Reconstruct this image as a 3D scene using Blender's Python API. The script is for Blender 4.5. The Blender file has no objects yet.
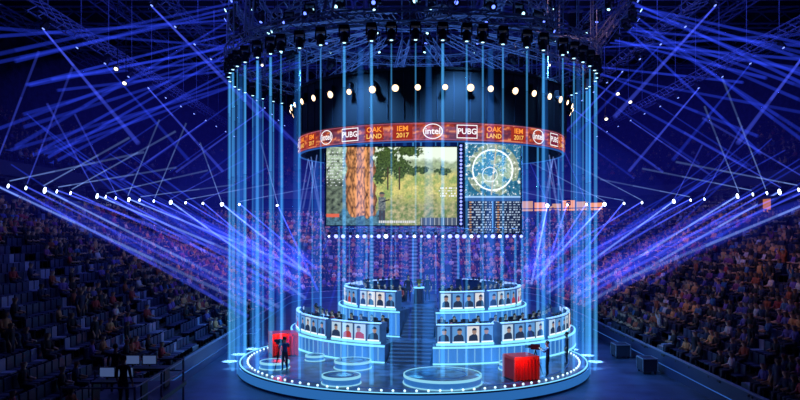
import bpy, math, random
import numpy as np
from mathutils import Vector, Matrix, noise
random.seed(7); rng=np.random.default_rng(5)
S=bpy.context.scene
try:
    S.view_settings.view_transform='Standard'; S.view_settings.look='None'
except Exception: pass
PI=math.pi
# ------------------------------------------------------------ materials
MATS={}
def mat(name,col=(.5,.5,.5),rough=.6,metal=0,em=None,es=0,noise_amt=0,nscale=3):
    if name in MATS: return MATS[name]
    m=bpy.data.materials.new(name); m.use_nodes=True; nt=m.node_tree
    b=nt.nodes['Principled BSDF']
    b.inputs['Base Color'].default_value=(*col,1); b.inputs['Roughness'].default_value=rough
    b.inputs['Metallic'].default_value=metal
    if em: b.inputs['Emission Color'].default_value=(*em,1); b.inputs['Emission Strength'].default_value=es
    if noise_amt:
        tc=nt.nodes.new('ShaderNodeTexCoord'); n=nt.nodes.new('ShaderNodeTexNoise'); n.inputs['Scale'].default_value=nscale
        n.inputs['Detail'].default_value=5
        r=nt.nodes.new('ShaderNodeValToRGB')
        r.color_ramp.elements[0].position=.35; r.color_ramp.elements[1].position=.7
        r.color_ramp.elements[0].color=(*[c*(1-noise_amt) for c in col],1); r.color_ramp.elements[1].color=(*[min(1,c*(1+noise_amt)) for c in col],1)
        nt.links.new(tc.outputs['Object'],n.inputs['Vector']); nt.links.new(n.outputs['Fac'],r.inputs[0]); nt.links.new(r.outputs[0],b.inputs['Base Color'])
    MATS[name]=m; return m
def emat(name,col,s):
    if name in MATS: return MATS[name]
    m=bpy.data.materials.new(name); m.use_nodes=True; nt=m.node_tree; nt.nodes.clear()
    o=nt.nodes.new('ShaderNodeOutputMaterial'); e=nt.nodes.new('ShaderNodeEmission')
    e.inputs[0].default_value=(*col,1); e.inputs[1].default_value=s; nt.links.new(e.outputs[0],o.inputs[0]); MATS[name]=m; return m
def vmat(name,col,s):
    if name in MATS: return MATS[name]
    m=bpy.data.materials.new(name); m.use_nodes=True; nt=m.node_tree; nt.nodes.clear()
    o=nt.nodes.new('ShaderNodeOutputMaterial'); e=nt.nodes.new('ShaderNodeEmission')
    e.inputs[0].default_value=(*col,1); e.inputs[1].default_value=s; nt.links.new(e.outputs[0],o.inputs['Volume']); MATS[name]=m; return m
def attr_mat(name,emit=0,rough=.8):
    m=bpy.data.materials.new(name); m.use_nodes=True; nt=m.node_tree
    a=nt.nodes.new('ShaderNodeAttribute'); a.attribute_name='Col'
    b=nt.nodes['Principled BSDF']; b.inputs['Roughness'].default_value=rough
    if emit:
        b.inputs['Base Color'].default_value=(.01,.01,.01,1)
        nt.links.new(a.outputs['Color'],b.inputs['Emission Color']); b.inputs['Emission Strength'].default_value=emit
    else: nt.links.new(a.outputs['Color'],b.inputs['Base Color'])
    return m
# ------------------------------------------------------------ builder
class B:
    def __init__(s): s.v=[]; s.f=[]; s.m=[]; s.c=[]
    def add(s,vs,fs,m=0,col=None):
        o=len(s.v); s.v.extend([tuple(v) for v in vs]); s.f.extend([tuple(i+o for i in f) for f in fs]); s.m.extend([m]*len(fs))
        if col is not None: s.c.extend([col]*len(vs))
    def box(s,c,d,m=0,M=None,rz=0):
        x,y,z=[k/2 for k in d]
        vs=[Vector((a*x,b*y,e*z)) for a in(-1,1) for b in(-1,1) for e in(-1,1)]
        if rz: R=Matrix.Rotation(rz,3,'Z'); vs=[R@v for v in vs]
        vs=[v+Vector(c) for v in vs]
        if M is not None: vs=[M@v for v in vs]
        s.add(vs,[(0,1,3,2),(4,6,7,5),(0,4,5,1),(2,3,7,6),(0,2,6,4),(1,5,7,3)],m)
    def cyl(s,p0,p1,r0,r1=None,n=8,m=0,cap=True):
        if r1 is None: r1=r0
        p0=Vector(p0);p1=Vector(p1); d=(p1-p0)
        if d.length<1e-6: return
        d.normalize(); q=d.to_track_quat('Z','Y').to_matrix()
        vs=[]
        for p,r in((p0,r0),(p1,r1)):
            for i in range(n):
                a=2*PI*i/n; vs.append(p+q@Vector((r*math.cos(a),r*math.sin(a),0)))
        fs=[(i,(i+1)%n,n+(i+1)%n,n+i) for i in range(n)]
        if cap: fs+= [tuple(range(n-1,-1,-1)),tuple(range(n,2*n))]
        s.add(vs,fs,m)
    def sph(s,c,r,m=0,n=10,k=6,sc=(1,1,1)):
        vs=[];fs=[]
        for j in range(k+1):
            t=PI*j/k
            for i in range(n):
                a=2*PI*i/n; vs.append((c[0]+r*sc[0]*math.sin(t)*math.cos(a),c[1]+r*sc[1]*math.sin(t)*math.sin(a),c[2]+r*sc[2]*math.cos(t)))
        for j in range(k):
            for i in range(n): fs.append((j*n+i,(j+1)*n+i,(j+1)*n+(i+1)%n,j*n+(i+1)%n))
        s.add(vs,fs,m)
    def arc(s,cx,cy,r0,r1,z0,z1,a0=0,a1=2*PI,n=64,m=0):
        """annular sector solid; angle from -Y toward +X"""
        full=abs(a1-a0-2*PI)<1e-4
        N=n if full else n+1; vs=[]
        for i in range(N):
            a=a0+(a1-a0)*i/n; sx,sy=math.sin(a),-math.cos(a)
            for r,z in((r0,z0),(r1,z0),(r1,z1),(r0,z1)): vs.append((cx+r*sx,cy+r*sy,z))
        fs=[]
        for i in range(n):
            j=(i+1)%N
            for k in range(4):
                l=(k+1)%4; fs.append((i*4+k,j*4+k,j*4+l,i*4+l))
        if not full: fs+=[(3,2,1,0),((N-1)*4,(N-1)*4+1,(N-1)*4+2,(N-1)*4+3)]
        s.add(vs,fs,m)
    def disc(s,cx,cy,r,z0,z1,n=64,m=0): s.cyl((cx,cy,z0),(cx,cy,z1),r,r,n,m)
    def truss(s,p0,p1,w=.5,step=.8,m=0,rt=.04):
        p0=Vector(p0);p1=Vector(p1);d=p1-p0;L=d.length;d.normalize()
        up=Vector((0,0,1)) if abs(d.z)<.9 else Vector((1,0,0))
        sd=d.cross(up).normalized()*w/2; u=sd.cross(d).normalized()*w/2
        cs=[sd+u,sd-u,-sd-u,-sd+u]
        for c in cs: s.cyl(p0+c,p1+c,rt,n=4,m=m)
        k=max(1,int(L/step))
        for i in range(k):
            a=p0+d*(L*i/k); b=p0+d*(L*(i+1)/k)
            for j in range(4):
                c1,c2=cs[j],cs[(j+1)%4]
                s.cyl(a+c1,b+c2,rt*.6,n=3,m=m,cap=False)
    def build(s,name,mats,parent=None,smooth=False,colmat=False,loc=None):
        me=bpy.data.meshes.new(name); me.from_pydata(s.v,[],s.f)
        for m in mats: me.materials.append(m)
        me.polygons.foreach_set('material_index',s.m)
        if smooth: me.polygons.foreach_set('use_smooth',[True]*len(s.f))
        if s.c:
            a=me.color_attributes.new('Col','FLOAT_COLOR','POINT')
            a.data.foreach_set('color',np.array([(*c,1) for c in s.c],dtype=np.float32).ravel())
        me.update()
        o=bpy.data.objects.new(name,me); S.collection.objects.link(o)
        if parent: o.parent=parent
        return o
def empty(name,loc=(0,0,0)):
    o=bpy.data.objects.new(name,None); o.location=loc; S.collection.objects.link(o); return o
def pol(cx,cy,r,a,z): return Vector((cx+r*math.sin(a),cy-r*math.cos(a),z))
rad=math.radians

M_black=mat('black_metal',(.012,.014,.03),.5,.3)
M_dark=mat('dark_paint',(.03,.035,.07),.6)
M_truss=mat('truss_metal',(.22,.26,.45),.5,.2)
M_conc=mat('concrete',(.05,.05,.07),.9,noise_amt=.4,nscale=1.5)
M_step=mat('stair_concrete',(.3,.32,.4),.8,noise_amt=.3)
E_cyan=emat('cyan_strip',(.2,.65,1),1.5)
E_warm=emat('warm_blinder',(1,.66,.38),2.6)
E_blue=emat('blue_lamp',(.25,.3,1),6)
E_soft=emat('soft_blue_strip',(.05,.2,.8),.5)

# ------------------------------------------------------------ floor, roof
b=B(); b.box((0,10,-.1),(120,170,.2))
m=mat('arena_floor_mat',(.05,.08,.16),.35,noise_amt=.5,nscale=.6); b.build('floor',[m])
b=B(); b.box((0,10,33.2),(130,180,.4)); b.build('ceiling',[mat('roof_deck',(.02,.022,.05),.9)])
# ------------------------------------------------------------ seating bowl
XL,XR,YB,RC,Y0=-13.6,12.6,26.,8.,-34.
CL=(XL+RC,YB); CR=(XR-RC,YB)
def path(w,step):
    out=[]
    L=YB-Y0; n=int(L/step)
    for i in range(n): out.append((XL-w,Y0+i*L/n,(-1,0)))
    R=RC+w; n=max(4,int(R*PI/2/step))
    for i in range(n):
        t=PI-PI/2*i/n; out.append((CL[0]+R*math.cos(t),CL[1]+R*math.sin(t),(math.cos(t),math.sin(t))))
    L2=CR[0]-CL[0]; n=max(1,int(L2/step))
    for i in range(n): out.append((CL[0]+L2*i/n,YB+R,(0,1)))
    n=max(4,int(R*PI/2/step))
    for i in range(n):
        t=PI/2-PI/2*i/n; out.append((CR[0]+R*math.cos(t),CR[1]+R*math.sin(t),(math.cos(t),math.sin(t))))
    n=int(L/step)
    for i in range(n+1): out.append((XR+w,YB-i*L/n,(1,0)))
    return out
NA=16
def stations(w):
    P=[(XL-w,Y0),(XL-w,YB)]; R=RC+w
    for i in range(1,NA+1):
        t=PI-PI/2*i/NA; P.append((CL[0]+R*math.cos(t),CL[1]+R*math.sin(t)))
    for i in range(0,NA+1):
        t=PI/2-PI/2*i/NA; P.append((CR[0]+R*math.cos(t),CR[1]+R*math.sin(t)))
    P.append((XR+w,Y0)); return P
def strip(b,prof,m=0):
    cols=[[ (x,y,z) for x,y in stations(w)] for w,z in prof]
    n=len(cols[0]); vs=[p for c in cols for p in c]
    fs=[(k*n+i,k*n+i+1,(k+1)*n+i+1,(k+1)*n+i) for k in range(len(prof)-1) for i in range(n-1)]
    b.add(vs,fs,m)
NR=20; TD=.86; TH=.43; Z1=1.0
b=B(); prof=[(0,0),(0,Z1)]
for i in range(NR):
    prof+= [((i+1)*TD,Z1+i*TH),((i+1)*TD,Z1+(i+1)*TH)]
prof+=[(NR*TD+1.6,Z1+NR*TH)]
strip(b,prof); ZT=Z1+NR*TH
bowl=b.build('seating_bowl',[M_conc])
b=B(); strip(b,[(-.08,0),(-.08,1.15),(-.02,1.15),(-.02,0)],0)
strip(b,[(-.14,1.15),(-.14,1.22),(.0,1.22),(.0,1.15)],1)
strip(b,[(-.09,.45),(-.09,.5)],2)
b.build('arena_barrier',[mat('barrier_panel',(.04,.06,.16),.4),mat('barrier_cap',(.25,.3,.45),.5),E_soft])
W0=NR*TD+1.6
b=B(); strip(b,[(W0,ZT),(W0,ZT+.9)],0); strip(b,[(W0,ZT+.9),(W0+.3,ZT+.9),(W0+.3,ZT+2.6),(W0,ZT+2.6)],1); strip(b,[(W0,ZT+2.6),(W0-.3,ZT+2.6),(W0-.3,ZT+3.7),(W0,ZT+3.7)],0)
b.build('wall_suites',[mat('suite_wall',(.025,.025,.06),.7),mat('dark_glass',(.01,.012,.03),.15)])
b=B(); prof=[(W0,ZT+3.2)]
for i in range(17): prof+=[(W0+i*.9,ZT+3.2+i*.55),(W0+(i+1)*.9,ZT+3.2+i*.55)]
prof+=[(W0+15.5,32.9)]
strip(b,prof); b.build('upper_seating_tier',[mat('upper_seats',(.016,.016,.06),.8,noise_amt=.8,nscale=1.2)])
# ------------------------------------------------------------ people
def skin_mesh(J,E,sub=0,root=0):
    me=bpy.data.meshes.new('t'); names=list(J); idx={n:i for i,n in enumerate(names)}
    me.from_pydata([J[n][0] for n in names],[(idx[a],idx[c]) for a,c in E],[])
    o=bpy.data.objects.new('t',me); S.collection.objects.link(o)
    o.modifiers.new('s','SKIN')
    if sub: 
        q=o.modifiers.new('u','SUBSURF'); q.levels=sub; q.render_levels=sub
    for i,n in enumerate(names):
        sv=me.skin_vertices[0].data[i]; r=J[n][1]; sv.radius=r if isinstance(r,tuple) else (r,r); sv.use_root=(i==root)
    dg=bpy.context.evaluated_depsgraph_get(); dg.update()
    em=o.evaluated_get(dg).to_mesh()
    V=np.array([v.co[:] for v in em.vertices]); F=[tuple(p.vertices) for p in em.polygons]
    jp=np.array([J[n][0] for n in names]); cl=np.array([J[n][2] for n in names]); rr=np.array([(J[n][1] if not isinstance(J[n][1],tuple) else max(J[n][1])) for n in names])
    d=np.linalg.norm(V[:,None]-jp[None],axis=2)-rr[None]*.6
    C=cl[d.argmin(1)]
    bpy.data.objects.remove(o); return V,F,C
EDG=[('pel','spi'),('spi','che'),('che','nec'),('nec','hea'),('hea','top')]
for s_ in 'LR': EDG+=[('che','sh'+s_),('sh'+s_,'el'+s_),('el'+s_,'wr'+s_),('wr'+s_,'ha'+s_),('pel','hi'+s_),('hi'+s_,'kn'+s_),('kn'+s_,'an'+s_),('an'+s_,'to'+s_)]
def pose(kind):
    J={}
    if kind.startswith('sit'):
        J['pel']=((0,0,.56),(.15,.12),2);J['spi']=((0,-.03,.8),(.14,.11),1);J['che']=((0,-.01,1.0),(.16,.11),1)
        J['nec']=((0,.01,1.19),.055,0);J['hea']=((0,.03,1.31),.095,0);J['top']=((0,.02,1.4),.085,3)
        for s_,x in(('L',-1),('R',1)):
            J['sh'+s_]=((.19*x,-.01,1.08),.065,1)
            if kind=='sit_up': J['el'+s_]=((.3*x,.08,1.3),.05,1);J['wr'+s_]=((.2*x,.12,1.55),.035,0);J['ha'+s_]=((.18*x,.13,1.66),.04,0)
            else: J['el'+s_]=((.26*x,.06,.82),.05,1);J['wr'+s_]=((.17*x,.3,.77),.035,0);J['ha'+s_]=((.14*x,.39,.77),.035,0)
            J['hi'+s_]=((.1*x,.04,.54),.09,2);J['kn'+s_]=((.14*x,.45,.54),.075,2);J['an'+s_]=((.14*x,.47,.1),.045,2);J['to'+s_]=((.15*x,.62,.045),.042,4)
    else:
        J['pel']=((0,0,.95),(.15,.11),2);J['spi']=((0,0,1.15),(.14,.1),1);J['che']=((0,0,1.36),(.17,.11),1)
        J['nec']=((0,.01,1.53),.055,0);J['hea']=((0,.03,1.65),.095,0);J['top']=((0,.02,1.73),.085,3)
        for s_,x in(('L',-1),('R',1)):
            J['sh'+s_]=((.2*x,0,1.43),.065,1)
            if kind=='stand_cam': J['el'+s_]=((.3*x,.12,1.25),.05,1);J['wr'+s_]=((.14*x,.34,1.4),.035,0);J['ha'+s_]=((.1*x,.42,1.43),.035,0)
            else: J['el'+s_]=((.27*x,-.02,1.13),.05,1);J['wr'+s_]=((.27*x,.1,.88),.035,0);J['ha'+s_]=((.26*x,.13,.79),.035,0)
            J['hi'+s_]=((.1*x,0,.88),.095,2);J['kn'+s_]=((.12*x,.03,.5),.07,2);J['an'+s_]=((.13*x,0,.09),.045,2);J['to'+s_]=((.15*x,.15,.04),.042,4)
    return J
TEMPL={k:skin_mesh(pose(k),EDG,0) for k in('sit','sit_up','stand')}
SHIRT=[(.02,.02,.03)]*7+[(.03,.04,.1)]*3+[(.5,.12,.06),(.8,.36,.14),(.15,.12,.4),(.8,.7,.7),(.3,.08,.25),(.08,.2,.4),(.9,.45,.18),(.5,.06,.06),(.25,.14,.5)]
SKIN=[(.7,.4,.24),(.5,.27,.16),(.8,.48,.32),(.3,.16,.09)]
def crowd_object(name,places,scale_dark=1.):
    Vs=[];Fs=[];Ls=[];Cs=[];off=0
    TF={k:(np.concatenate([np.array(f) for f in v[1]]),np.array([len(f) for f in v[1]])) for k,v in TEMPL.items()}
    for x,y,z,h,k in places:
        V,F,C=TEMPL[k]; s=random.uniform(.92,1.08); c,sn=math.cos(h),math.sin(h)
        P=V*s; Q=np.empty_like(P); Q[:,0]=P[:,0]*c-P[:,1]*sn+x; Q[:,1]=P[:,0]*sn+P[:,1]*c+y; Q[:,2]=P[:,2]+z-(0.0)
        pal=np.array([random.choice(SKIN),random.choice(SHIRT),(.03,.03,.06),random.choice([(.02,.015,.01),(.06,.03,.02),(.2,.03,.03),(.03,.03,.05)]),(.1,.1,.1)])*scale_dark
        Vs.append(Q);Cs.append(pal[C]);Fs.append(TF[k][0]+off);Ls.append(TF[k][1]);off+=len(V)
    V=np.concatenate(Vs);C=np.concatenate(Cs);F=np.concatenate(Fs);L=np.concatenate(Ls)
    me=bpy.data.meshes.new(name); me.vertices.add(len(V)); me.vertices.foreach_set('co',V.astype(np.float32).ravel())
    me.loops.add(len(F)); me.loops.foreach_set('vertex_index',F.astype(np.int32))
    st=np.concatenate([[0],np.cumsum(L)[:-1]]).astype(np.int32)
    me.polygons.add(len(L)); me.polygons.foreach_set('loop_start',st); 
    try: me.polygons.foreach_set('loop_total',L.astype(np.int32))
    except Exception: pass
    me.update(calc_edges=True); me.validate()
    a=me.color_attributes.new('Col','FLOAT_COLOR','POINT'); a.data.foreach_set('color',np.concatenate([C,np.ones((len(C),1))],1).astype(np.float32).ravel())
    me.polygons.foreach_set('use_smooth',[True]*len(L))
    me.materials.append(attr_mat(name+'_mat')); o=bpy.data.objects.new(name,me); S.collection.objects.link(o); return o
places=[]; seats=B(); stairs=B()
def in_aisle(x,y,d):
    if y<YB: return (y-3.5)%11.<1.3
    ang=math.atan2(y-YB,x-(CL[0] if x<0 else CR[0])); 
    if CL[0]<x<CR[0]: return abs(x+.5)<.7
    return (math.degrees(ang)%30)<1.8
for i in range(NR):
    w=(i+.55)*TD; z=Z1+i*TH
    for x,y,(nx,ny) in path(w,.6):
        if y<-31: continue
        if in_aisle(x,y,(nx,ny)): continue
        h=math.atan2(-ny,-nx)-PI/2   # facing inward
        R=Matrix.Translation((x,y,z))@Matrix.Rotation(h,4,'Z')
        mm=2 if random.random()<.14 else 0
        seats.box((0,-.02,.43),(.48,.44,.06),mm,R); seats.box((0,-.27,.68),(.48,.06,.48),mm,R); seats.box((0,-.1,.2),(.06,.2,.4),1,R)
        dens=.62+.6*noise.noise(Vector((x*.16,y*.16,z*.3)))
        if x<0 and y<-4: dens-=.4
        if y>YB: dens+=.2
        if random.random()<dens:
            k='sit' if random.random()<.9 else ('sit_up' if random.random()<.5 else 'stand')
            places.append((x+nx*.02,y+ny*.02,z-.03,h+random.uniform(-.3,.3),k))
for i in range(NR):
    z=Z1+i*TH
    for x,y,(nx,ny) in path((i+.5)*TD,.6):
        if y>-31 and in_aisle(x,y,0):
            h=math.atan2(-ny,-nx)-PI/2; R=Matrix.Translation((x,y,z))@Matrix.Rotation(h,4,'Z')
            stairs.box((0,-.25,.1),(.62,.36,.2),0,R)
seats.build('stadium_seats',[mat('seat_plastic',(.03,.04,.12),.5),M_black,mat('seat_cover',(.35,.38,.55),.6)])
stairs.build('aisle_stairs',[M_step])
crowd_object('audience_crowd',places)
up=[]
for i in range(1,14):
    for x,y,(nx,ny) in path(W0+i*.9+.4,.9):
        if y>0 and random.random()<.4:
            up.append((x,y,ZT+3.2+i*.55-.02,math.atan2(-ny,-nx)-PI/2,'sit'))
crowd_object('upper_tier_audience',up,.3)  # whole palette dimmed: darkness of the upper tier put into the colours
def detailed(kind,shirt):
    V,F,C=skin_mesh({k:v for k,v in pose(kind).items() if k not in('top',)},[e for e in EDG if 'top' not in e],1)
    b=B()
    b.v=[tuple(v) for v in V]; b.f=list(F)
    b.m=[int(np.bincount(C[list(f)]).argmax()) for f in F]
    hc=Vector(pose(kind)['hea'][0])+Vector((0,.0,.03))
    b.sph(hc,.105,0,14,10,(.78,.92,1.15)); b.sph(hc+Vector((0,.02,-.06)),.07,0,10,6,(.85,.95,.9))
    b.cyl(hc+Vector((0,.085,.03)),hc+Vector((0,.118,-.02)),.01,.018,6,0)
    for x in(-1,1):
        b.sph(hc+Vector((.083*x,-.005,0)),.028,0,8,5,(.4,.7,1.1)); b.sph(hc+Vector((.033*x,.087,.022)),.012,3,6,4)
    b.box(hc+Vector((0,.093,-.055)),(.045,.012,.01),5)
    b.sph(hc+Vector((0,-.02,.045)),.112,3,14,8,(.84,.92,.95))
    for s_,x in(('L',-1),('R',1)):
        J=pose(kind); hp=Vector(J['ha'+s_][0]); d=(hp-Vector(J['wr'+s_][0])).normalized(); sd=Vector((1,0,0))
        for q,l in enumerate((.06,.075,.08,.072)):
            p=hp+sd*(q-1.5)*.02+d*.015; p1=p+d*l*.55; p2=p1+(d+Vector((0,0,-.7))).normalized()*l*.55
            b.cyl(p,p1,.0095,.0085,6,0); b.cyl(p1,p2,.0085,.007,6,0)
        t=hp-sd*x*.035; b.cyl(t,t+(d*.5-sd*x*.8).normalized()*.05,.011,.008,6,0)
    mats=[mat('skin',(.55,.32,.2),.6),mat('shirt_'+shirt[0],shirt[1],.8),mat('trousers',(.03,.035,.06),.8),mat('hair',(.02,.015,.012),.7),mat('shoes',(.15,.15,.17),.6),mat('lips',(.35,.1,.08),.5)]
    o=b.build('tmp',mats,smooth=True); me=o.data; bpy.data.objects.remove(o); return me
P_MESH=[detailed('sit',('white',(.6,.62,.7))),detailed('sit',('navy',(.05,.07,.2))),detailed('sit',('red',(.4,.05,.05))),detailed('sit',('black',(.02,.02,.03)))]
ST_MESH=[detailed('stand',('black',(.02,.02,.03))),detailed('stand_cam',('navy',(.05,.07,.2)))]
def put(me,name,loc,h):
    o=bpy.data.objects.new(name,me); o.location=loc; o.rotation_euler=(0,0,h); S.collection.objects.link(o); return o
b=B(); b.box((0,0,.45),(.5,.5,.09),0); b.box((0,-.27,.85),(.48,.09,.8),0); b.box((0,-.27,1.2),(.3,.11,.16),1)
b.box((-.29,0,.64),(.06,.3,.04),1); b.box((.29,0,.64),(.06,.3,.04),1); b.box((-.29,0,.54),(.04,.05,.18),1); b.box((.29,0,.54),(.04,.05,.18),1)
b.cyl((0,0,.06),(0,0,.42),.03,n=8,m=1)
for i in range(5):
    a=2*PI*i/5; b.cyl((0,0,.09),(.3*math.cos(a),.3*math.sin(a),.05),.025,.02,6,1); b.sph((.3*math.cos(a),.3*math.sin(a),.03),.03,1,6,4)
o=b.build('t',[mat('chair_fabric',(.03,.03,.05),.6),M_black]); CH=o.data; bpy.data.objects.remove(o)

# ------------------------------------------------------------ stage
SA=rad(-10.5)
OC=(-1.4,-6.6,10.0)
ZO,ZM,ZU=.6,1.6,3.15; RM,RU=9.35,6.2
stage=empty('esports_stage')
M_deck=mat('stage_deck',(.05,.08,.15),.28,noise_amt=.85,nscale=1.3)
M_rim=mat('stage_fascia',(.10,.2,.4),.4,em=(.05,.3,.9),es=.45)
b=B(); b.disc(OC[0],OC[1],OC[2],0,ZO,96,0); b.arc(OC[0],OC[1],OC[2],OC[2]+.05,.1,ZO-.08,n=96,m=1)
b.arc(OC[0],OC[1],OC[2]-.12,OC[2]-.04,ZO,ZO+.02,n=96,m=2)
for r in(8.9,): b.arc(OC[0],OC[1],r,r+.05,ZO,ZO+.012,n=96,m=3)
for i in range(110):
    a=2*PI*i/110; b.sph(pol(OC[0],OC[1],OC[2]-.5,a,ZO+.03),.06,4,6,4)
b.build('front_disc',[M_deck,M_rim,E_cyan,E_soft,emat('deck_dots',(.5,.8,1),2.2)],stage)
b=B(); 
g0,g1=SA-rad(8.3),SA+rad(8.3)
b.arc(0,0,0.3,RM,0,ZM,g1,g0+2*PI,n=96,m=0)
b.arc(0,0,RM,RM+.06,ZO+.1,ZM-.12,g1,g0+2*PI,n=96,m=1); b.arc(0,0,RM-.02,RM+.1,ZM-.12,ZM-.02,g1,g0+2*PI,n=96,m=2); b.arc(0,0,RM-.02,RM+.12,ZO,ZO+.07,g1,g0+2*PI,n=96,m=2)
b.arc(0,0,RU+.35,RU+.42,ZM,ZM+.015,g1,g0+2*PI,n=96,m=3)
b.build('player_tier_lower',[M_deck,M_rim,E_cyan,E_soft],stage)
b=B(); g0u,g1u=SA-rad(10),SA+rad(10)
b.arc(0,0,0.3,RU,ZM,ZU,g1u,g0u+2*PI,n=80,m=0)
b.arc(0,0,RU,RU+.06,ZM+.1,ZU-.12,g1u,g0u+2*PI,n=80,m=1); b.arc(0,0,RU-.02,RU+.1,ZU-.1,ZU-.02,g1u,g0u+2*PI,n=80,m=2); b.arc(0,0,RU-.02,RU+.1,ZM,ZM+.06,g1u,g0u+2*PI,n=80,m=2)
b.build('player_tier_upper',[M_deck,M_rim,E_cyan],stage)
b=B()
for R,z0,z1,k in((RM+.08,ZO+.12,ZM-.15,120),(RU+.08,ZM+.12,ZU-.15,80)):
    for i in range(k):
        a=2*PI*i/k
        da=(a-SA+PI)%(2*PI)-PI
        if abs(da)<rad(10.5): continue
        p=pol(0,0,R,a,(z0+z1)/2); b.box(p,(.06,.03,z1-z0),0,rz=a)
b.build('fascia_light_ribs',[emat('rib_light',(.2,.55,1),.8)],stage)
b=B(); ax=Vector((math.sin(SA),-math.cos(SA),0)); 
def stair_run(r_out,r_in,z0,z1,wd):
    n=int((z1-z0)/.17+.5)
    for i in range(n):
        ra=r_out-(r_out-r_in)*i/n; z=z0+(z1-z0)*(i+1)/n
        c=ax*((ra+r_in)/2); b.box((c.x,c.y,(z0+z)/2),(wd,ra-r_in,z-z0),0,rz=SA)
        e=ax*(ra+.01); b.box((e.x,e.y,z-.03),(wd,.02,.03),1,rz=SA)
stair_run(9.3,7.6,ZO,ZM,2.4)
c=ax*4.1; b.box((c.x,c.y,(0+ZM)/2+.0),(2.2,7,ZM-.02),2,rz=SA)
stair_run(6.3,3.6,ZM,ZU,1.9)
c=ax*1.9; b.box((c.x,c.y,(ZM+ZU)/2),(1.9,3.5,ZU-ZM-.02),2,rz=SA)
b.build('stage_stairs',[mat('stair_tread',(.05,.07,.14),.5),emat('stair_edge',(.05,.2,.6),.5),M_deck],stage)
def pod(R,zb,a0,a1,n=4):
    p=empty('player_desk'); 
    b=B(); b.arc(0,0,R-.1,R,zb,zb+1.12,a0,a1,12,0); b.arc(0,0,R-.16,R+.04,zb+1.12,zb+1.18,a0,a1,12,1); b.arc(0,0,R-.02,R+.05,zb,zb+.12,a0,a1,12,2)
    b.arc(0,0,R-.85,R-.1,zb+.7,zb+.75,a0,a1,12,0)
    for a in(a0,a1-rad(.4)): b.arc(0,0,R-.85,R,zb,zb+1.15,a,a+rad(.4),1,0)
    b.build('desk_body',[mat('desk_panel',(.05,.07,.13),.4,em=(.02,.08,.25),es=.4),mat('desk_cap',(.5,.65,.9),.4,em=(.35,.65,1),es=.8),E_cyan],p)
    q=B(); mo=B(); w=(a1-a0)/n
    for i in range(n):
        ac=a0+w*(i+.5); hw=w*.42*R
        T=Matrix.Translation(pol(0,0,R+.03,ac,zb))@Matrix.Rotation(ac,4,'Z')
        tone=random.choice([0,0,1,1,2])
        q.box((0,0,.6),(hw*2,.03,.9),tone,T)
        q.box((0,-.02,.18),(hw*2,.03,.08),3,T)
        sw=hw*random.uniform(.75,1.0); hx=random.uniform(-.08,.08)
        sh=[(-sw,-.026,.24),(sw,-.026,.24),(sw*.9,-.026,.5),(sw*.35+hx,-.026,.62),(-sw*.35+hx,-.026,.62),(-sw*.9,-.026,.5)]
        q.add([T@Vector(v) for v in sh],[tuple(range(6))],4 if random.random()<.75 else 5)
        hd=[(hx+.13*math.cos(t),-.029,.76+.17*math.sin(t)) for t in[2*PI*k/12 for k in range(12)]]
        q.add([T@Vector(v) for v in hd],[tuple(range(12))],6)
        hr=[(hx+.14*math.cos(t),-.032,.82+.14*math.sin(t)) for t in[PI*k/8 for k in range(9)]]
        q.add([T@Vector(v) for v in hr],[tuple(range(9))],4)
        mo.box((0,.42,.80),(.22,.18,.02),0,T); mo.box((0,.42,.9),(.05,.04,.2),0,T); mo.box((0,.40,1.1),(.56,.04,.34),0,T); mo.box((0,.425,1.1),(.52,.01,.3),1,T)
        mo.box((0,.66,.765),(.42,.14,.025),0,T)
        pl=pol(0,0,R-1.25,ac,zb)
        if random.random()<.95: put(random.choice(P_MESH),'seated_player',pl+Vector((0,0,.0)),ac+PI)
        put(CH,'gaming_chair',pl+Vector((0,0,0)),ac+PI)
    q.build('portrait_panels',[emat('portrait_bg',(.55,.78,1),.8),emat('portrait_bg_b',(.15,.42,.9),.75),emat('portrait_bg_c',(.9,.9,.95),.8),emat('name_strip',(.8,.9,1),1.2),emat('portrait_dark',(.02,.04,.1),1),emat('portrait_red',(.4,.05,.06),1),emat('portrait_face',(.5,.33,.28),.7)],p)
    mo.build('monitors',[M_black,emat('monitor_glow',(.3,.5,1),1.2)],p)
for a0,a1 in[(-43,-21),(-67,-46),(-92,-70),(-1,20),(23,44),(47,68),(71,92)]: pod(RM-.3,ZM,rad(a0),rad(a1))
for a0,a1 in[(-52,-24),(-82,-55),(2,30),(33,61),(64,90),(-120,-94),(98,124),(128,154),(-150,-124)]: pod(RU-.3,ZU,rad(a0),rad(a1))
RISERS=[(-4.7,-10.2,1.0,.4),(-.1,-14.1,1.9,.42),(4.1,-10.6,1.0,.35),(-8.9,-10.2,.8,.35),(-5.0,-14.2,.95,.4),(-7.0,-7.9,.55,.3)]
for x,y,r,z in RISERS:
    b=B(); b.disc(x,y,r-.04,ZO,ZO+z,40,0); b.arc(x,y,r-.06,r,ZO+z-.1,ZO+z+.02,n=40,m=1); b.arc(x,y,r*.6,r*.6+.04,ZO+z,ZO+z+.01,n=40,m=2); b.arc(x,y,r-.05,r+.03,ZO,ZO+.05,n=40,m=1)
    b.arc(x,y,r-.04,r-.02,ZO+.05,ZO+z-.1,n=40,m=3)
    b.build('round_riser',[mat('riser_top',(.08,.2,.26),.3,noise_amt=.7,nscale=2.2),emat('riser_rim',(.3,.75,1),.9),E_soft,M_rim])
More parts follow.
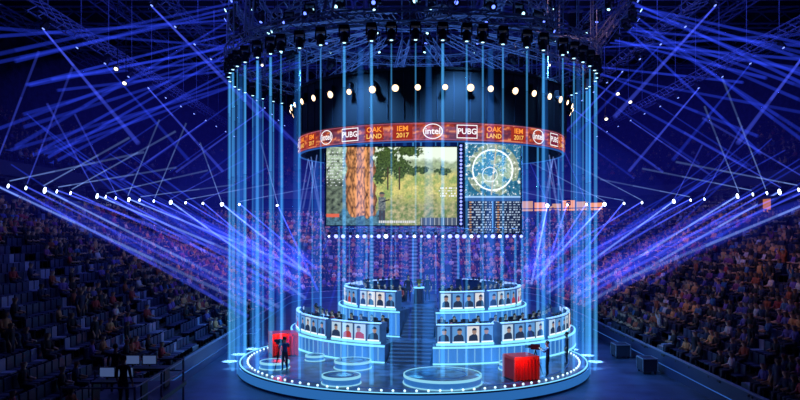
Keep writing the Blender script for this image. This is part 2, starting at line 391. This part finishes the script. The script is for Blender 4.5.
for x,y,s in[(-9.1,-6.0,1.45),(3.85,-13.2,1.3)]:
    b=B(); M=Matrix.Translation((x,y,ZO))@Matrix.Rotation(.35,4,'Z')
    b.box((0,0,s*.42),(s,s*.9,s*.76),0,M); b.box((0,0,s*.86),(s*1.04,s*.94,s*.12),1,M); b.box((0,0,.04),(s*1.05,s*.95,.08),2,M)
    for k in(-.3,.3): b.box((s*k,0,s*.45),(.08,s*.94,s*.86),2,M)
    for k in(-1,1):
        for l in(-1,1): b.box((k*s*.5,l*s*.45,s*.45),(.09,.09,s*.88),1,M)
    for k in range(7): b.cyl(M@Vector((-s*.45+k*s*.15,-s*.46,.05)),M@Vector((-s*.45+k*s*.15,-s*.46,s*.8)),.07,.05,6,0)
    b.build('supply_crate',[mat('crate_red',(.45,.015,.02),.5,em=(1,.03,.02),es=.05),mat('crate_red_edge',(.5,.03,.03),.4,em=(1,.06,.03),es=.12),mat('crate_strap',(.05,.01,.01),.6)])  # faint red emission puts the lit look into the crate materials
    l=bpy.data.lights.new('crate_glow','POINT'); l.color=(1,.05,.03); l.energy=50; l.shadow_soft_size=.3
    o=bpy.data.objects.new('crate_fill',l); o.location=(x,y-1.1,ZO+1.2); S.collection.objects.link(o)  # added red point light without a fixture, brightens the crate front
b=B(); b.cyl((-.9,-1,ZU),(-.9,-1,ZU+1.0),.35,.3,12,0); b.cyl((-.9,-1,ZU+1),(-.9,-1,ZU+1.08),.36,.36,12,1)
b.cyl((-.9,-1,ZU+1.08),(-.9,-1,ZU+1.2),.12,.05,12,2); b.cyl((-.9,-1,ZU+1.2),(-.9,-1,ZU+1.6),.06,.2,12,2); b.arc(-.9,-1,.2,.26,ZU+1.35,ZU+1.4,n=16,m=2)
b.build('trophy_pedestal',[M_dark,E_cyan,mat('gold',(.8,.5,.15),.3,1)])
for x,y,z,h,k in[(5.3,-12.6,ZO,1.2,1),(-1.6,-.2,ZU,PI,0),(-.3,.3,ZU,PI,0),(-8.2,-11.2,ZO,.6,1),(7.0,-9.4,ZO,1.4,0),(10.9,3,0,2,0),(-12.9,6,0,1,0)]:
    put(ST_MESH[k],'stage_crew' if k==0 else 'camera_operator',(x,y,z),h)
    if k==1:
        b=B(); f=Vector((-math.sin(h),math.cos(h),0)); p=Vector((x,y,z))+f*.62
        for t in range(3):
            a=2*PI*t/3; b.cyl(p+Vector((0,0,1.3)),p+Vector((.4*math.cos(a),.4*math.sin(a),0)),.025,n=6)
        b.box((0,0,0),(.2,.45,.26),0,Matrix.Translation(p+Vector((0,0,1.46)))@Matrix.Rotation(h,4,'Z'))
        b.cyl(p+f*.22+Vector((0,0,1.46)),p+f*.5+Vector((0,0,1.46)),.07,.09,10); b.build('broadcast_camera',[M_black])
# flight cases along the barriers
for x,y,sx in[(-12.6,1.5,.9),(-12.6,3.0,.7),(11.7,-3.5,.9),(11.7,6,1.1),(11.7,-8.5,.8)]:
    b=B(); b.box((x,y,.5),(sx,1.1,.7),0)
    for k in(-1,1):
        for l in(-1,1): b.box((x+k*sx/2,y+l*.55,.5),(.05,.05,.72),1); b.sph((x+k*(sx/2-.1),y+l*.45,.08),.08,0,8,5)
        b.box((x,y+k*.55,.85),(sx+.04,.05,.05),1); b.box((x+k*sx/2,y,.85),(.05,1.12,.05),1)
    b.build('flight_case',[M_dark,mat('case_trim',(.4,.45,.55),.4,.5)])
# ------------------------------------------------------------ header ring
HX,HY,RH=-.1,0,8.95
hd=empty('overhead_led_ring')
b=B(); b.arc(HX,HY,RH-.35,RH,14.15,16.9,n=120,m=0); b.arc(HX,HY,RH-.5,RH+.12,16.9,17.05,n=120,m=0); b.arc(HX,HY,RH-.5,RH+.03,14.0,14.15,n=120,m=0); b.arc(HX,HY,RH-.5,RH-.18,12.95,14.0,n=120,m=0)
b.arc(HX,HY,RH-.24,RH-.1,12.9,12.96,n=120,m=1)
for k in range(60):
    a=2*PI*k/60; b.box(pol(HX,HY,RH+.02,a,15.5),(.05,.04,2.7),2,rz=a)
b.build('fascia',[mat('ring_fascia',(.008,.009,.02),.7),E_soft,mat('fascia_seam',(.02,.025,.05),.6)],hd)
RB=RH-.12; n=1100; kz=12; b=B()
vs=[];cs=[]
for j in range(kz+1):
    for i in range(n):
        a=2*PI*i/n; vs.append(pol(HX,HY,RB,a,13.0+.98*j/kz)); s=a*RB
        t=noise.fractal(Vector((s*1.3,j*.4,0)),.6,2.2,4); u=noise.noise(Vector((s*.25+7,0,3)))
        base=Vector((.13,.015,.03)); o_=Vector((.65,.09,.03)); y_=Vector((1,.36,.1))
        c=base.lerp(o_,max(0,min(1,.3+t*1.1+u*.6)))
        if t>.42: c=c.lerp(y_,.6)
        if j in(0,kz): c=Vector((.45,.12,.2))
        cs.append(c)
fs=[(j*n+i,j*n+(i+1)%n,(j+1)*n+(i+1)%n,(j+1)*n+i) for j in range(kz) for i in range(n)]
b.add(vs,fs,0); b.c=[tuple(c) for c in cs]; b.build('led_band',[attr_mat('led_band_mat',.95)],hd)
_tc={}
def text_mesh(t,size):
    k=(t,size)
    if k in _tc: return _tc[k]
    cu=bpy.data.curves.new('t','FONT'); cu.body=t; cu.size=size; cu.align_x='CENTER'; cu.align_y='CENTER'; cu.offset=size*.02; cu.resolution_u=3
    o=bpy.data.objects.new('t',cu); S.collection.objects.link(o); dg=bpy.context.evaluated_depsgraph_get(); dg.update()
    me=o.evaluated_get(dg).to_mesh(); r=([v.co.copy() for v in me.vertices],[tuple(p.vertices) for p in me.polygons]); 
    bpy.data.objects.remove(o); _tc[k]=r; return r
b=B()
def wrap(vs,fs,ac,m,off=.04,sx=1,dz=0):
    b.add([pol(HX,HY,RB+off,ac+v.x*sx/RB,13.49+v.y+dz) for v in vs],fs,m)
def rect(w,h): return [Vector((-w+2*w*i/6,y,0)) for y in(-h,h) for i in range(7)],[(i,i+1,i+8,i+7) for i in range(6)]
def ring2(r,t,sx=1.3):
    vs=[];k=24
    for i in range(k):
        a=2*PI*i/k
        for q in(r,r-t): vs.append(Vector((q*sx*math.cos(a),q*math.sin(a),0)))
    return vs,[(2*i,2*((i+1)%k),2*((i+1)%k)+1,2*i+1) for i in range(k)]
for k in range(8):
    c0=rad(-1.5+45*k)
    wrap(*text_mesh('intel',.5),c0,0); wrap(*ring2(.43,.05,1.3),c0,0)
    ac=c0+rad(12.5); wrap(*rect(.6,.38),ac,0,.03); wrap(*rect(.55,.33),ac,1,.035); wrap(*text_mesh('PUBG',.44),ac,0,.05)
    for ac,tt,t2 in((c0+rad(23),'OAK','LAND'),(c0+rad(34),'IEM','2017')):
        wrap(*rect(.55,.40),ac,4,.03); wrap(*text_mesh(tt,.4),ac,2,.04,1.1,.17); wrap(*text_mesh(t2,.36),ac,3,.04,1,-.2)
b.build('banner_lettering',[emat('led_white',(.9,.87,.92),1.2),emat('led_dark',(.2,.02,.05),1),emat('led_orange',(1,.3,.04),1.2),emat('led_yellow',(1,.55,.12),1.1),emat('led_maroon',(.35,.03,.02),1)],hd)
b=B()
for i in range(42):
    a=2*PI*i/42+rad(2)+random.uniform(-.02,.02); p=pol(HX,HY,RH+.12,a,15.95); q=pol(HX,HY,RH+.42,a,15.85)
    s=random.uniform(.85,1.15)
    b.cyl(p,q,.11,.2*s,12,0); b.cyl(q,pol(HX,HY,RH+.44,a,15.845),.18*s,.18*s,12,1); b.cyl(q,pol(HX,HY,RH+.455,a,15.845),.08*s,.08*s,12,2); b.box(pol(HX,HY,RH+.2,a,16.2),(.06,.3,.4),0,rz=a)
b.build('blinder_lamps',[M_black,E_warm,emat('blinder_core',(1,.9,.75),8)],hd)
# ------------------------------------------------------------ screens
def screen(name,w,h,nx,ny,fn,loc,rz):
    b=B(); vs=[];cs=[]
    for j in range(ny+1):
        for i in range(nx+1):
            vs.append((w*(i/nx-.5),-.06,h*(j/ny-.5))); cs.append(tuple(fn(i/nx,j/ny)))
    fs=[(j*(nx+1)+i,j*(nx+1)+i+1,(j+1)*(nx+1)+i+1,(j+1)*(nx+1)+i) for j in range(ny) for i in range(nx)]
    b.add(vs,fs,0); b.c=cs
    e=empty(name,loc); e.rotation_euler=(0,0,rz)
    b.build('led_surface',[attr_mat(name+'_mat',1.2)],e)
    c=B(); c.box((0,.08,0),(w+.14,.26,h+.14),0)
    for k in range(int(w)): c.box((-w/2+.5+k,.35,0),(.08,.3,h),1)
    for x in(-w*.4,w*.4): c.cyl((x,.1,h/2),(x,.1,h/2+4.5),.03,n=6,m=1)
    c.build('cabinet',[M_black,M_truss],e); return e
N=noise.noise; FR=lambda x,y,z=0,o=4:noise.fractal(Vector((x,y,z)),.7,2.1,o)
def main_paint(u,v):
    V=Vector; x=u*8.4;y=v*5.06
    n1=FR(x*1.2,y*1.2); n2=FR(x*4,y*4,5); n3=FR(x*9,y*9,8,3)
    def bl(lo,hi,t): return max(0,min(1,(t-lo)/(hi-lo)))
    sky=V((.75,.85,.7)); hill=V((.30,.38,.22))*(1+.5*n2)
    far=hill.lerp(sky,bl(.80,.86,v+.04*n1))
    field=V((.62,.54,.17)).lerp(V((.25,.34,.09)),bl(-.5,.5,n1+.5*n2))*(1+.3*n3)
    near=V((.13,.20,.06)).lerp(V((.45,.40,.2)),bl(-.5,.7,n2))*(1+.3*n3)
    c=far.lerp(field,bl(.72,.62,v+.04*n1)) if v>.3 else field
    c=c.lerp(near,bl(.38,.24,v+.12*n1))
    fol=V((.05,.085,.02))*(1+1.2*n3)
    for tx,tv,rx,rv in((.46,.84,.10,.2),(.56,.74,.08,.14),(.40,.66,.06,.14),(.67,.70,.05,.07),(.74,.71,.05,.05),(.9,.69,.07,.05),(.62,.95,.12,.07)):
        d=math.hypot((u-tx)/rx,(v-tv)/rv)+.5*n2+.25*n3
        c=c.lerp(fol,bl(1.05,.85,d))
    for tx in(.47,.56): 
        if abs(u-tx)<.006 and .45<v<.75: c=V((.06,.04,.02))
    e0=.15+.02*N(V((0,y*1.5,0))); e1=.385+.03*N(V((3,y*1.5,0)))-.02*v
    if e0<u<e1:
        k=abs(N(V((x*4.5,y*1.6,2))))+.6*abs(N(V((x*9,y*3.5,9))))
        c=V((.02,.010,.006)).lerp(V((.8,.34,.12)),min(1,k*1.8)); c*=.5+.6*math.sin(PI*(u-e0)/(e1-e0))
    elif u<=e0:
        c=V((.10,.13,.09))*(1+n2) if v<.6 else V((.28,.36,.26))*(1+n2)
    if u<.45 and v<.13+.12*N(V((x*1.3,0,4)))+.03*n2: c=V((.06,.14,.19))*(1+.8*n2+.6*n3)
    du=u-.425
    if v<.2 and v>.06 and (abs(du+.012)<.010 or abs(du-.014)<.010): c=V((.05,.05,.06))
    if .19<v<.36 and abs(du)<.028: c=V((.09,.11,.12)) if n3<.1 else V((.2,.22,.2))
    if math.hypot(du*1.66,v-.395)<.035: c=V((.25,.15,.1)) if v<.4 else V((.06,.07,.06))
    if 0<du<.06 and abs(v-.30-du*.5)<.008: c=V((.01,.01,.01))
    if u<.13 and v>.5 and v<.95 and (v*26)%1<.4: c=V((.6,.65,.66)) if N(V((x*9,math.floor(v*26),1)))>.05 else c
    if u>.86 and .35<v<.5 and (v*30)%1<.5: c=V((.8,.8,.8)) if N(V((x*9,math.floor(v*30),4)))>0 else c
    if .4<u<.68 and .03<v<.06: c=V((.6,.6,.6)) if (u*60)%1<.7 else c
    if v<.1 and u>.72: c=V((.06,.08,.12)) if (u*30)%1<.8 else V((.5,.55,.6))
    if .1<v<.15 and u<.1: c=V((.65,.12,.06))
    return [max(0,k) for k in c]
screen('main_video_screen',8.45,5.06,270,160,main_paint,(-2.7,-2,10.84),rad(0))
def side_paint(u,v):
    V=Vector; x=u*3.6;y=v*5.8
    if v>.39:
        vv=(v-.39)/.61; n1=FR(x*1.1+5,y*1.1,2,5); n2=FR(x*5,y*5,1)
        c=V((.02,.13,.22))*(1+.6*n2)
        d=math.hypot((u-.5),(vv-.5)*.98)
        if n1>-.12 and d<.47: c=V((.10,.22,.14)).lerp(V((.32,.36,.24)),max(0,min(1,.4+n1)))*(1+.7*n2)
        if abs(n1+.12)<.03: c=V((.3,.45,.5))
        if abs(d-.36)<.012: c=V((.85,.95,1))
        if d<.36: c=c*1.3+V((.02,.05,.07))
        if abs(u-.52-.1*(vv-.5))<.012 and d<.45: c=V((.5,.45,.3))
        if abs(math.hypot(u-.45,vv-.42)-.13)<.008: c=V((.7,.8,.8))
        if n2>.5: c=V((.8,.8,.75))
        if vv<.03 or vv>.97: c=V((.3,.5,.8))
        return [max(0,k) for k in c]
    c=V((.006,.012,.04)); r=(v*36)
    if v>.35: return [.03,.1,.3]
    if r%1<.45:
        t=N(V((x*7,math.floor(r),3)))
        if u%.5<.05 : pass
        elif t>.0: c=V((.4,.5,.65))
        if abs((u%.5)-.1)<.02: c=V((.5,.25,.1))
    if abs(u-.5)<.012: c=V((.1,.3,.7))
    return list(c)
screen('map_video_screen',3.6,5.85,130,210,side_paint,(3.85,-1.95,10.75),rad(0))
b=B(); b.box((1.78,-2.0,10.95),(.32,.3,5.5),0)
for i in range(22):
    b.sph((1.78,-2.18,8.4+i*.24),.085,1,8,5)
b.build('pixel_lamp_column',[M_black,emat('pixel_violet',(.25,.3,1),2)])
b=B(); b.truss((-6.9,-2.4,7.95),(5.6,-2.4,7.95),.3,.6,0,.03)
random.seed(3)
for i in range(28):
    x=-6.7+i*.455; r=random.choice([.07,.10,.14]) if x<1 else random.choice([.11,.15]) ; b.box((x,-2.5,7.78),(.2,.2,.14),1); b.cyl((x,-2.5,7.72),(x,-2.75,7.6),r,r+.03,8,1); b.cyl((x,-2.75,7.6),(x,-2.765,7.593),r,r,8,2 if i%4 else 3)
for x in(-7.05,5.75): b.cyl((x,-1.9,7.9),(x,-1.9,13),.03,n=6,m=0); b.box((x,-2.15,7.95),(.1,.6,.1),0)
b.build('lamp_truss',[M_truss,M_black,emat('blue_lamp_soft',(.25,.3,1),3),emat('lamp_whiteblue',(.6,.7,1),5)])

# ------------------------------------------------------------ lighting rig above
CX,CY,RCU,ZC=-1.4,-3.6,11.2,17.3
b=B()
def ctruss(cx,cy,R,z,n,w,rt=.045):
    for i in range(n): b.truss(pol(cx,cy,R,2*PI*i/n,z),pol(cx,cy,R,2*PI*(i+1)/n,z),w,.9,0,rt)
ctruss(CX,CY,RCU,ZC+.9,36,.6); ctruss(CX,CY,8.5,ZC+3.2,26,.6); ctruss(HX,HY,13.2,ZC+5.2,30,.7); ctruss(CX,CY,5.5,ZC+5.0,18,.6)
for i in range(12):
    a=2*PI*i/12+.13; b.truss(pol(CX,CY,3.,a,ZC+3.2),pol(CX,CY,RCU,a,ZC+1.2),.5,.9,0,.04)
    b.truss(pol(CX,CY,RCU,a,ZC+1.2),pol(HX,HY,13.2,a,ZC+5.2),.4,.9,0,.035)
for i in range(28):
    a=2*PI*i/28; b.cyl(pol(CX,CY,RCU,a,ZC+1),pol(CX,CY,RCU,a,32.9),.035,n=4); b.cyl(pol(HX,HY,RH-.2,a,17),pol(HX,HY,RH-.2,a,32.9),.035,n=4)
for x in range(-12,13,4): b.truss((x,-12,ZC+6.5),(x,14,ZC+6.5),.5,.9,0,.045)
b.build('lighting_truss_rig',[M_truss])
random.seed(12)
NB=60; heads=[(CX,CY,RCU,2*PI*i/NB+random.uniform(-.03,.03)) for i in range(NB)]
b=B()
def head(p,d,em=1,s=1.,lr=.16):
    p=Vector(p); d=Vector(d).normalized(); sd=d.cross(Vector((0,1,.01))).normalized()
    b.box(p+Vector((0,0,.34*s)),(.42*s,.42*s,.2*s),0)
    for k in(-1,1): b.box(p+Vector((.22*k*s,0,.12*s)),(.06*s,.16*s,.42*s),0)
    b.sph(p,.19*s,0,8,6); b.cyl(p,p+d*.32*s,.17*s,.2*s,10,0); b.cyl(p+d*.32*s,p+d*.335*s,lr*s,lr*s,10,em)
for cx,cy,R,a in heads: head(pol(cx,cy,R,a,ZC+.1),(0,0,-1),1,1.1,.07)
for i in range(26): 
    a=2*PI*i/26; p=pol(CX,CY,8.5,a,ZC+2.5); head(p,(math.sin(a),-math.cos(a),-.5),2 if i%3 else 1,1.2,.09)
for i in range(40):
    a=2*PI*i/40; p=pol(HX,HY,13.2,a,ZC+4.5); head(p,(math.sin(a),-math.cos(a),-.6),2 if i%4 else 1,1.2,.1)
for x in range(-12,13,4):
    for y in range(-12,13,3): head((x,y,ZC+5.9),(.3*((x+y)%3-1),-.4,-1),2 if (x+y)%2 else 1,1.2,.09)
b.build('moving_head_lights',[M_black,emat('head_cyan',(.4,.8,1),3),emat('head_blue',(.12,.2,1),3)])
for x,y in[(-12,-2),(11,-2),(-13,14),(13,14)]:
    b=B()
    for k in range(9):
        a=-.08*k; b.box((x,y-.05*k*k*.25,26.5-k*.42),(1.1,.55,.38),0)
    b.cyl((x,y,26.7),(x,y,32.9),.04,n=5); b.box((x,y,26.9),(1.2,.7,.12),1); b.build('line_array_speaker',[M_black,M_truss])
b=B()
for y in range(-20,95,10): b.truss((-50,y,31),(50,y,31),1.8,2.4,0,.13)
for x in range(-42,43,12): b.truss((x,-25,29.6),(x,92,29.6),1.2,2.4,0,.1)
b.build('roof_trusses',[mat('roof_steel',(.14,.18,.5),.6,.1)])
side_pts=[]
b=B()
for s in(-1,1):
    for x,z in((18,23.5),(25,22.)):
        b.truss((s*x,-4,z),(s*x,58,z),.7,1.3,0,.06)
        for y in range(-2,58,5):
            b.cyl((s*x,y,z),(s*x,y,32.9),.03,n=4,m=0)
            p=Vector((s*x,y,z-.6)); side_pts.append((p,s))
            b.box(p+Vector((0,0,.2)),(.5,.5,.22),1); b.cyl(p,p+Vector((s*.2,-.2,-.4)),.2,.24,8,1); b.cyl(p+Vector((s*.2,-.2,-.4)),p+Vector((s*.205,-.205,-.41)),.10,.10,8,2)
b.build('side_lighting_trusses',[mat('side_truss',(.12,.15,.4),.5,.1),M_black,emat('side_lamp',(.2,.3,1),2)])
b=B()
for x,y,z in[(16,12,19.6),(17.2,12.5,19),(15.6,14,17.8),(-22,2,19.5),(-21.6,2.5,18.6),(14,30,26),(-17,30,26)]:
    b.cyl((x,y,z),(x,y,31),.03,n=4); b.cyl((x,y,z),(x,y-.3,z-.25),.12,.22,10,0); b.cyl((x,y-.3,z-.25),(x,y-.31,z-.26),.14,.14,10,1)
b.build('roof_spotlights',[M_black,emat('spot_warm',(1,.9,.75),3)])

# ------------------------------------------------------------ rail lamps along the bowl
rail=[p for p in path(W0-.35,2.6) if p[1]>0]
random.seed(21)
rail=[(x,y+0,n_) for i,(x,y,n_) in enumerate(rail) if random.random()<.8 and not(abs(x)<14)]
b=B(); strip(b,[(W0-.75,ZT+1.2),(W0-.75,ZT+1.32),(W0-.6,ZT+1.32),(W0-.6,ZT+1.2)],0)
LZ=ZT+1.75
for i,(x,y,(nx,ny)) in enumerate(rail):
    head((x-nx*.35,y-ny*.35,LZ),(-nx,-ny,-.2),1,1.8 if i%3==0 else 1.1,.14); b.cyl((x-nx*.35,y-ny*.35,ZT),(x-nx*.35,y-ny*.35,LZ+.2),.05,n=5)
b.build('rail_moving_lights',[M_black,emat('rail_lamp',(.6,.75,1),8)])
def on_path(w,t):
    return CR[0]+(RC+w)*math.cos(t),CR[1]+(RC+w)*math.sin(t)
b=B()
for k in range(8):
    t0=rad(44+k*4.2); t1=rad(44+k*4.2+3.7)
    p=[on_path(W0-.32,t) for t in(t0,t1)]
    z0=ZT+.95; z1=ZT+1.9+.2*(k%3)
    b.add([(p[0][0],p[0][1],z0),(p[1][0],p[1][1],z0),(p[1][0],p[1][1],z1),(p[0][0],p[0][1],z1)],[(0,1,2,3)],k%2)
b.build('window_1',[emat('warm_window',(1,.36,.06),.9),emat('warm_window_b',(1,.5,.15),.6)])
b=B()
x,y=XR+15.2,9.5
b.box((x+1,y,ZT-.2),(2.2,.2,2.4),0); b.box((x+1,y+2.2,ZT-.2),(2.2,.2,2.4),0); b.box((x+1,y+1.1,ZT+1.05),(2.2,2.4,.2),0); b.box((x+.3,y+1.1,ZT-.1),(.1,2.0,2.1),1)
b.build('door_1',[M_dark,emat('warm_door',(.8,.25,.08),.6)])
# ------------------------------------------------------------ production platform bottom-left
pr=empty('production_desk')
b=B(); b.box((-12.0,-23.2,1.9),(2.6,5.6,.15),0)
for x in(-13.2,-10.8):
    for y in(-25.9,-23.2,-20.5): b.cyl((x,y,0),(x,y,2.9),.04,n=6,m=1)
for x in(-10.8,):
    for z in(2.4,2.85): b.cyl((x,-25.9,z),(x,-20.5,z),.03,n=6,m=1)
for y in(-25.9,-20.5):
    for z in(2.4,2.85): b.cyl((-13.2,y,z),(-10.8,y,z),.03,n=6,m=1)
for x,y in[(-12,-21.5),(-12,-24)]:
    b.box((x,y,2.7),(1.8,.7,.06),2); 
    for k in(-.85,.85): b.box((x+k,y,2.33),(.06,.6,.7),2)
    for k in(-.5,.15): b.box((x+k,y+.15,2.98),(.55,.05,.36),0); b.box((x+k,y+.12,2.98),(.5,.01,.31),3); b.box((x+k,y+.15,2.76),(.06,.06,.12),0)
b.build('desk_platform',[M_black,mat('scaffold_pipe',(.1,.12,.2),.5,.3),M_dark,emat('prod_screen',(.12,.2,.5),.4)],pr)
put(ST_MESH[0],'production_crew',(-12.7,-22.6,1.97),.1); put(ST_MESH[0],'production_crew',(-11.5,-25,1.97),-.2)

# ------------------------------------------------------------ beams (lit haze shafts, volume emission)
def beam(b,p0,p1,r0,r1,ns=4):
    p0=Vector(p0);p1=Vector(p1)
    L=(p1-p0).length; g=.01/L
    cuts=[0,.12,.35,.65,1.0][:ns+1]
    for i in range(ns):
        t0,t1=cuts[i]+g,cuts[i+1]-g
        b.cyl(p0.lerp(p1,t0),p0.lerp(p1,t1),r0+(r1-r0)*t0,r0+(r1-r0)*t1,8,i)
def bmats(key,col,st,fall): return [vmat(f'beam_{key}_{i}',col,st*f) for i,f in enumerate(fall)]
MB_c=bmats('cyan',(.08,.45,1.),3.6,(1.2,.8,.6,.55))
MB_c2=bmats('cyan_wide',(.03,.25,.95),.5,(1,.8,.65,.6))
MB_v=bmats('violet',(.07,.11,1.),3.2,(1.4,.8,.45,.25))
MB_w=bmats('wash',(.03,.06,1.),.2,(2.2,1,.6,.35))
MB_b=bmats('blue',(.03,.07,1.),1.6,(1,.7,.5,.3))
MB_p=bmats('pale',(.24,.4,1.),3.8,(1.2,.65,.36,.16))
b=B(); b2=B()
for k,(cx,cy,R,a) in enumerate(heads):
    p=pol(cx,cy,R,a,ZC-.4); q=pol(cx,cy,R,a,.02); f=random.choice([.8,1,1.5]); beam(b,p,q,.05*f,.085*f)
    if k%3==0:
        a2=a+.06; beam(b2,pol(cx,cy,R-.5,a2,ZC-.4),pol(cx,cy,R-.5,a2,.02),.14,.4)
b.build('vertical_light_shafts',MB_c); b2.build('wide_light_shafts',MB_c2)
sets={}
def addb(key,*a,**k):
    sets.setdefault(key,B()); beam(sets[key],*a,**k)
for i,(x,y,(nx,ny)) in enumerate(rail):
    p=Vector((x-nx*.8,y-ny*.8,LZ)); s=-1 if x<0 else 1; g=i%4
    t=Vector((s*(10.8+random.uniform(-1,1.5)),y*.45-3+random.uniform(-2,2),3.0+random.uniform(-.8,1.8)))
    addb(f'v{g}' if i%3 else f'p{g}',p,t,.07,.15)
    if i%3==0: addb(f'w{g}',p,t+Vector((0,0,.6)),.1,1.1)
    grp=(i//3)%3
    d=[Vector((-s*.42,-.15,.9)),Vector((-s*.85,-.25,.42)),Vector((s*.05,-.7,.6))][grp]
    if i%3!=1:
        t=p+d*random.uniform(9,13); addb(f'p{g}' if i%2 else f'v{(g+1)%4}',p+Vector((0,0,.25)),t,.05,.11)
    if i%3==1:
        t=p+Vector((-s*11,random.uniform(-6,-2),random.uniform(1.0,2.5))); addb(f'p{(g+2)%4}',p+Vector((0,0,.3)),t,.05,.10)
for i in range(40):
    s=-1 if i%2 else 1
    a=s*rad(random.uniform(60,140)); p=pol(HX,HY,13.3,a,ZC+4.1); gg=(i//8)
    t=Vector((s*random.uniform(30,38),p.y+2+gg*4+random.uniform(-2,2),random.uniform(13,24)))
    addb(f'b{i%5}',p,t,.07,.18)
for i,(p,s) in enumerate(side_pts):
    if i%2: continue
    t=p+Vector((s*(9 if (i//6)%2 else -8),-6,-8.5)); addb(f'b{i%5}' if i%4 else f'v{i%4}',p+Vector((s*.2,-.2,-.45)),t,.06,.15)
for i in range(26):
    s=-1 if i%2 else 1
    k=i//2
    p=Vector((s*29.5,2+k*2.2,random.uniform(12.5,17))); t=Vector((s*random.uniform(11,15),p.y-4,random.uniform(2.5,6)))
    addb(f'b{(i+2)%5}',p,t,.06,.14)
for i in range(10):
    x=-6.7+i*1.35; p=Vector((x,-2.9,7.5)); t=Vector((x*1.25,-7.5-random.random()*3,1.7)); addb(f's{i%2}',p,t,.05,.10)
for s in(-1,1):
    for k in range(5):
        a=s*rad(62+k*9); p=pol(HX,HY,8.2,a,12.7); t=p+Vector((s*(.8+.5*(k%2))*(-1 if k%2 else 1),-1.5,-7+k*.5)); addb(f'p{k%4}',p,t,.04,.09)
for k,bb in sets.items():
    bb.build('light_beams',{'v':MB_v,'p':MB_p,'b':MB_b,'s':MB_b,'w':MB_w}[k[0]])
def haze(c,r,col,s,name):
    b=B(); b.sph((0,0,0),1,0,32,20); o=b.build('haze_glow',[vmat(name,col,s)],smooth=True); o.location=c; o.scale=r  # self-glowing ellipsoid: lit haze put in as emission, lifts blacks to navy
haze((-1,3,5.5),(12.3,9,9.5),(.02,.12,1),.0065,'haze_stage')
haze((-1,14,9),(22,14,10),(.02,.06,1),.003,'haze_back')
haze((-22,22,13),(13,34,9),(.03,.03,1),.0014,'haze_left')
haze((22,22,13),(13,34,9),(.03,.03,1),.0014,'haze_right')
# ------------------------------------------------------------ lights
def spot(loc,tgt,col,e,ang,blend=.4,size=.2,name='stage_spot'):
    l=bpy.data.lights.new(name,'SPOT'); l.color=col; l.energy=e; l.spot_size=rad(ang); l.spot_blend=blend; l.shadow_soft_size=size
    o=bpy.data.objects.new(name,l); o.location=loc; o.rotation_euler=(Vector(tgt)-Vector(loc)).to_track_quat('-Z','Y').to_euler(); S.collection.objects.link(o)
for k,(cx,cy,R,a) in enumerate(heads):
    p=pol(cx,cy,R,a,ZC-.45)
    if math.hypot(p.x-OC[0],p.y-OC[1])<OC[2]+.6: 
        if k%3==0: spot(p,(p.x,p.y,0),(.3,.7,1),30000,3.4,.8,.05,'shaft_spot')
    elif abs((a+PI)%(2*PI)-PI)<rad(125) and k%2==0: spot(p,(p.x,p.y,0),(.5,.85,1),260000,3.5,.5,.05,'shaft_spot')
for i in range(6):
    a=2*PI*i/6+.3; p=pol(-1,-4,8,a,18.5); spot(p,pol(-1,-4,3,a+1,1),(.12,.45,1),7500,75,.6,.5)
spot((-2,-20,19),(-1,-6,2),(.4,.75,1),16000,46,.6,.6)
def area(loc,rot,size,col,e,name):
    l=bpy.data.lights.new(name,'AREA'); l.shape='RECTANGLE'; l.size=size[0]; l.size_y=size[1]; l.color=col; l.energy=e
    o=bpy.data.objects.new(name,l); o.location=loc; o.rotation_euler=rot; S.collection.objects.link(o)
for s in(-1,1):
    area((s*20,8,27),(0,rad(-s*8),0),(8,60),(.13,.18,1),2200 if s<0 else 2600,'house_wash')
    spot((s*6,14,26),(s*19,16,4),(1,.48,.25),8500 if s<0 else 10000,56,1,.5,'warm_wash')
    area((s*16,20,24),(PI,0,0),(20,60),(.1,.15,1),700,'roof_fill')  # last one: added upward fill without a fixture, lifts the roof steel
spot((5,-6,26),(19,-6,4),(1,.45,.3),4000,60,1,.5,'warm_wash')
area((-1,-3,17.2),(PI,0,0),(14,14),(.15,.4,1),700,'rig_fill')  # added upward fill, no fixture, brightens the truss rig
spot((0,14,27),(0,42,4),(.6,.4,1),24000,90,.8,.5,'rear_wash')
w=bpy.data.worlds.new('World'); S.world=w; w.use_nodes=True; w.node_tree.nodes['Background'].inputs[0].default_value=(.01,.012,.07,1); w.node_tree.nodes['Background'].inputs[1].default_value=.3
# ------------------------------------------------------------ camera
c=bpy.data.cameras.new('camera'); c.lens=36*740/800; c.shift_y=30/800; c.clip_end=400
o=bpy.data.objects.new('camera',c); o.location=(-2.16,-50,8); o.rotation_euler=(rad(90),0,0); S.collection.objects.link(o); S.camera=o
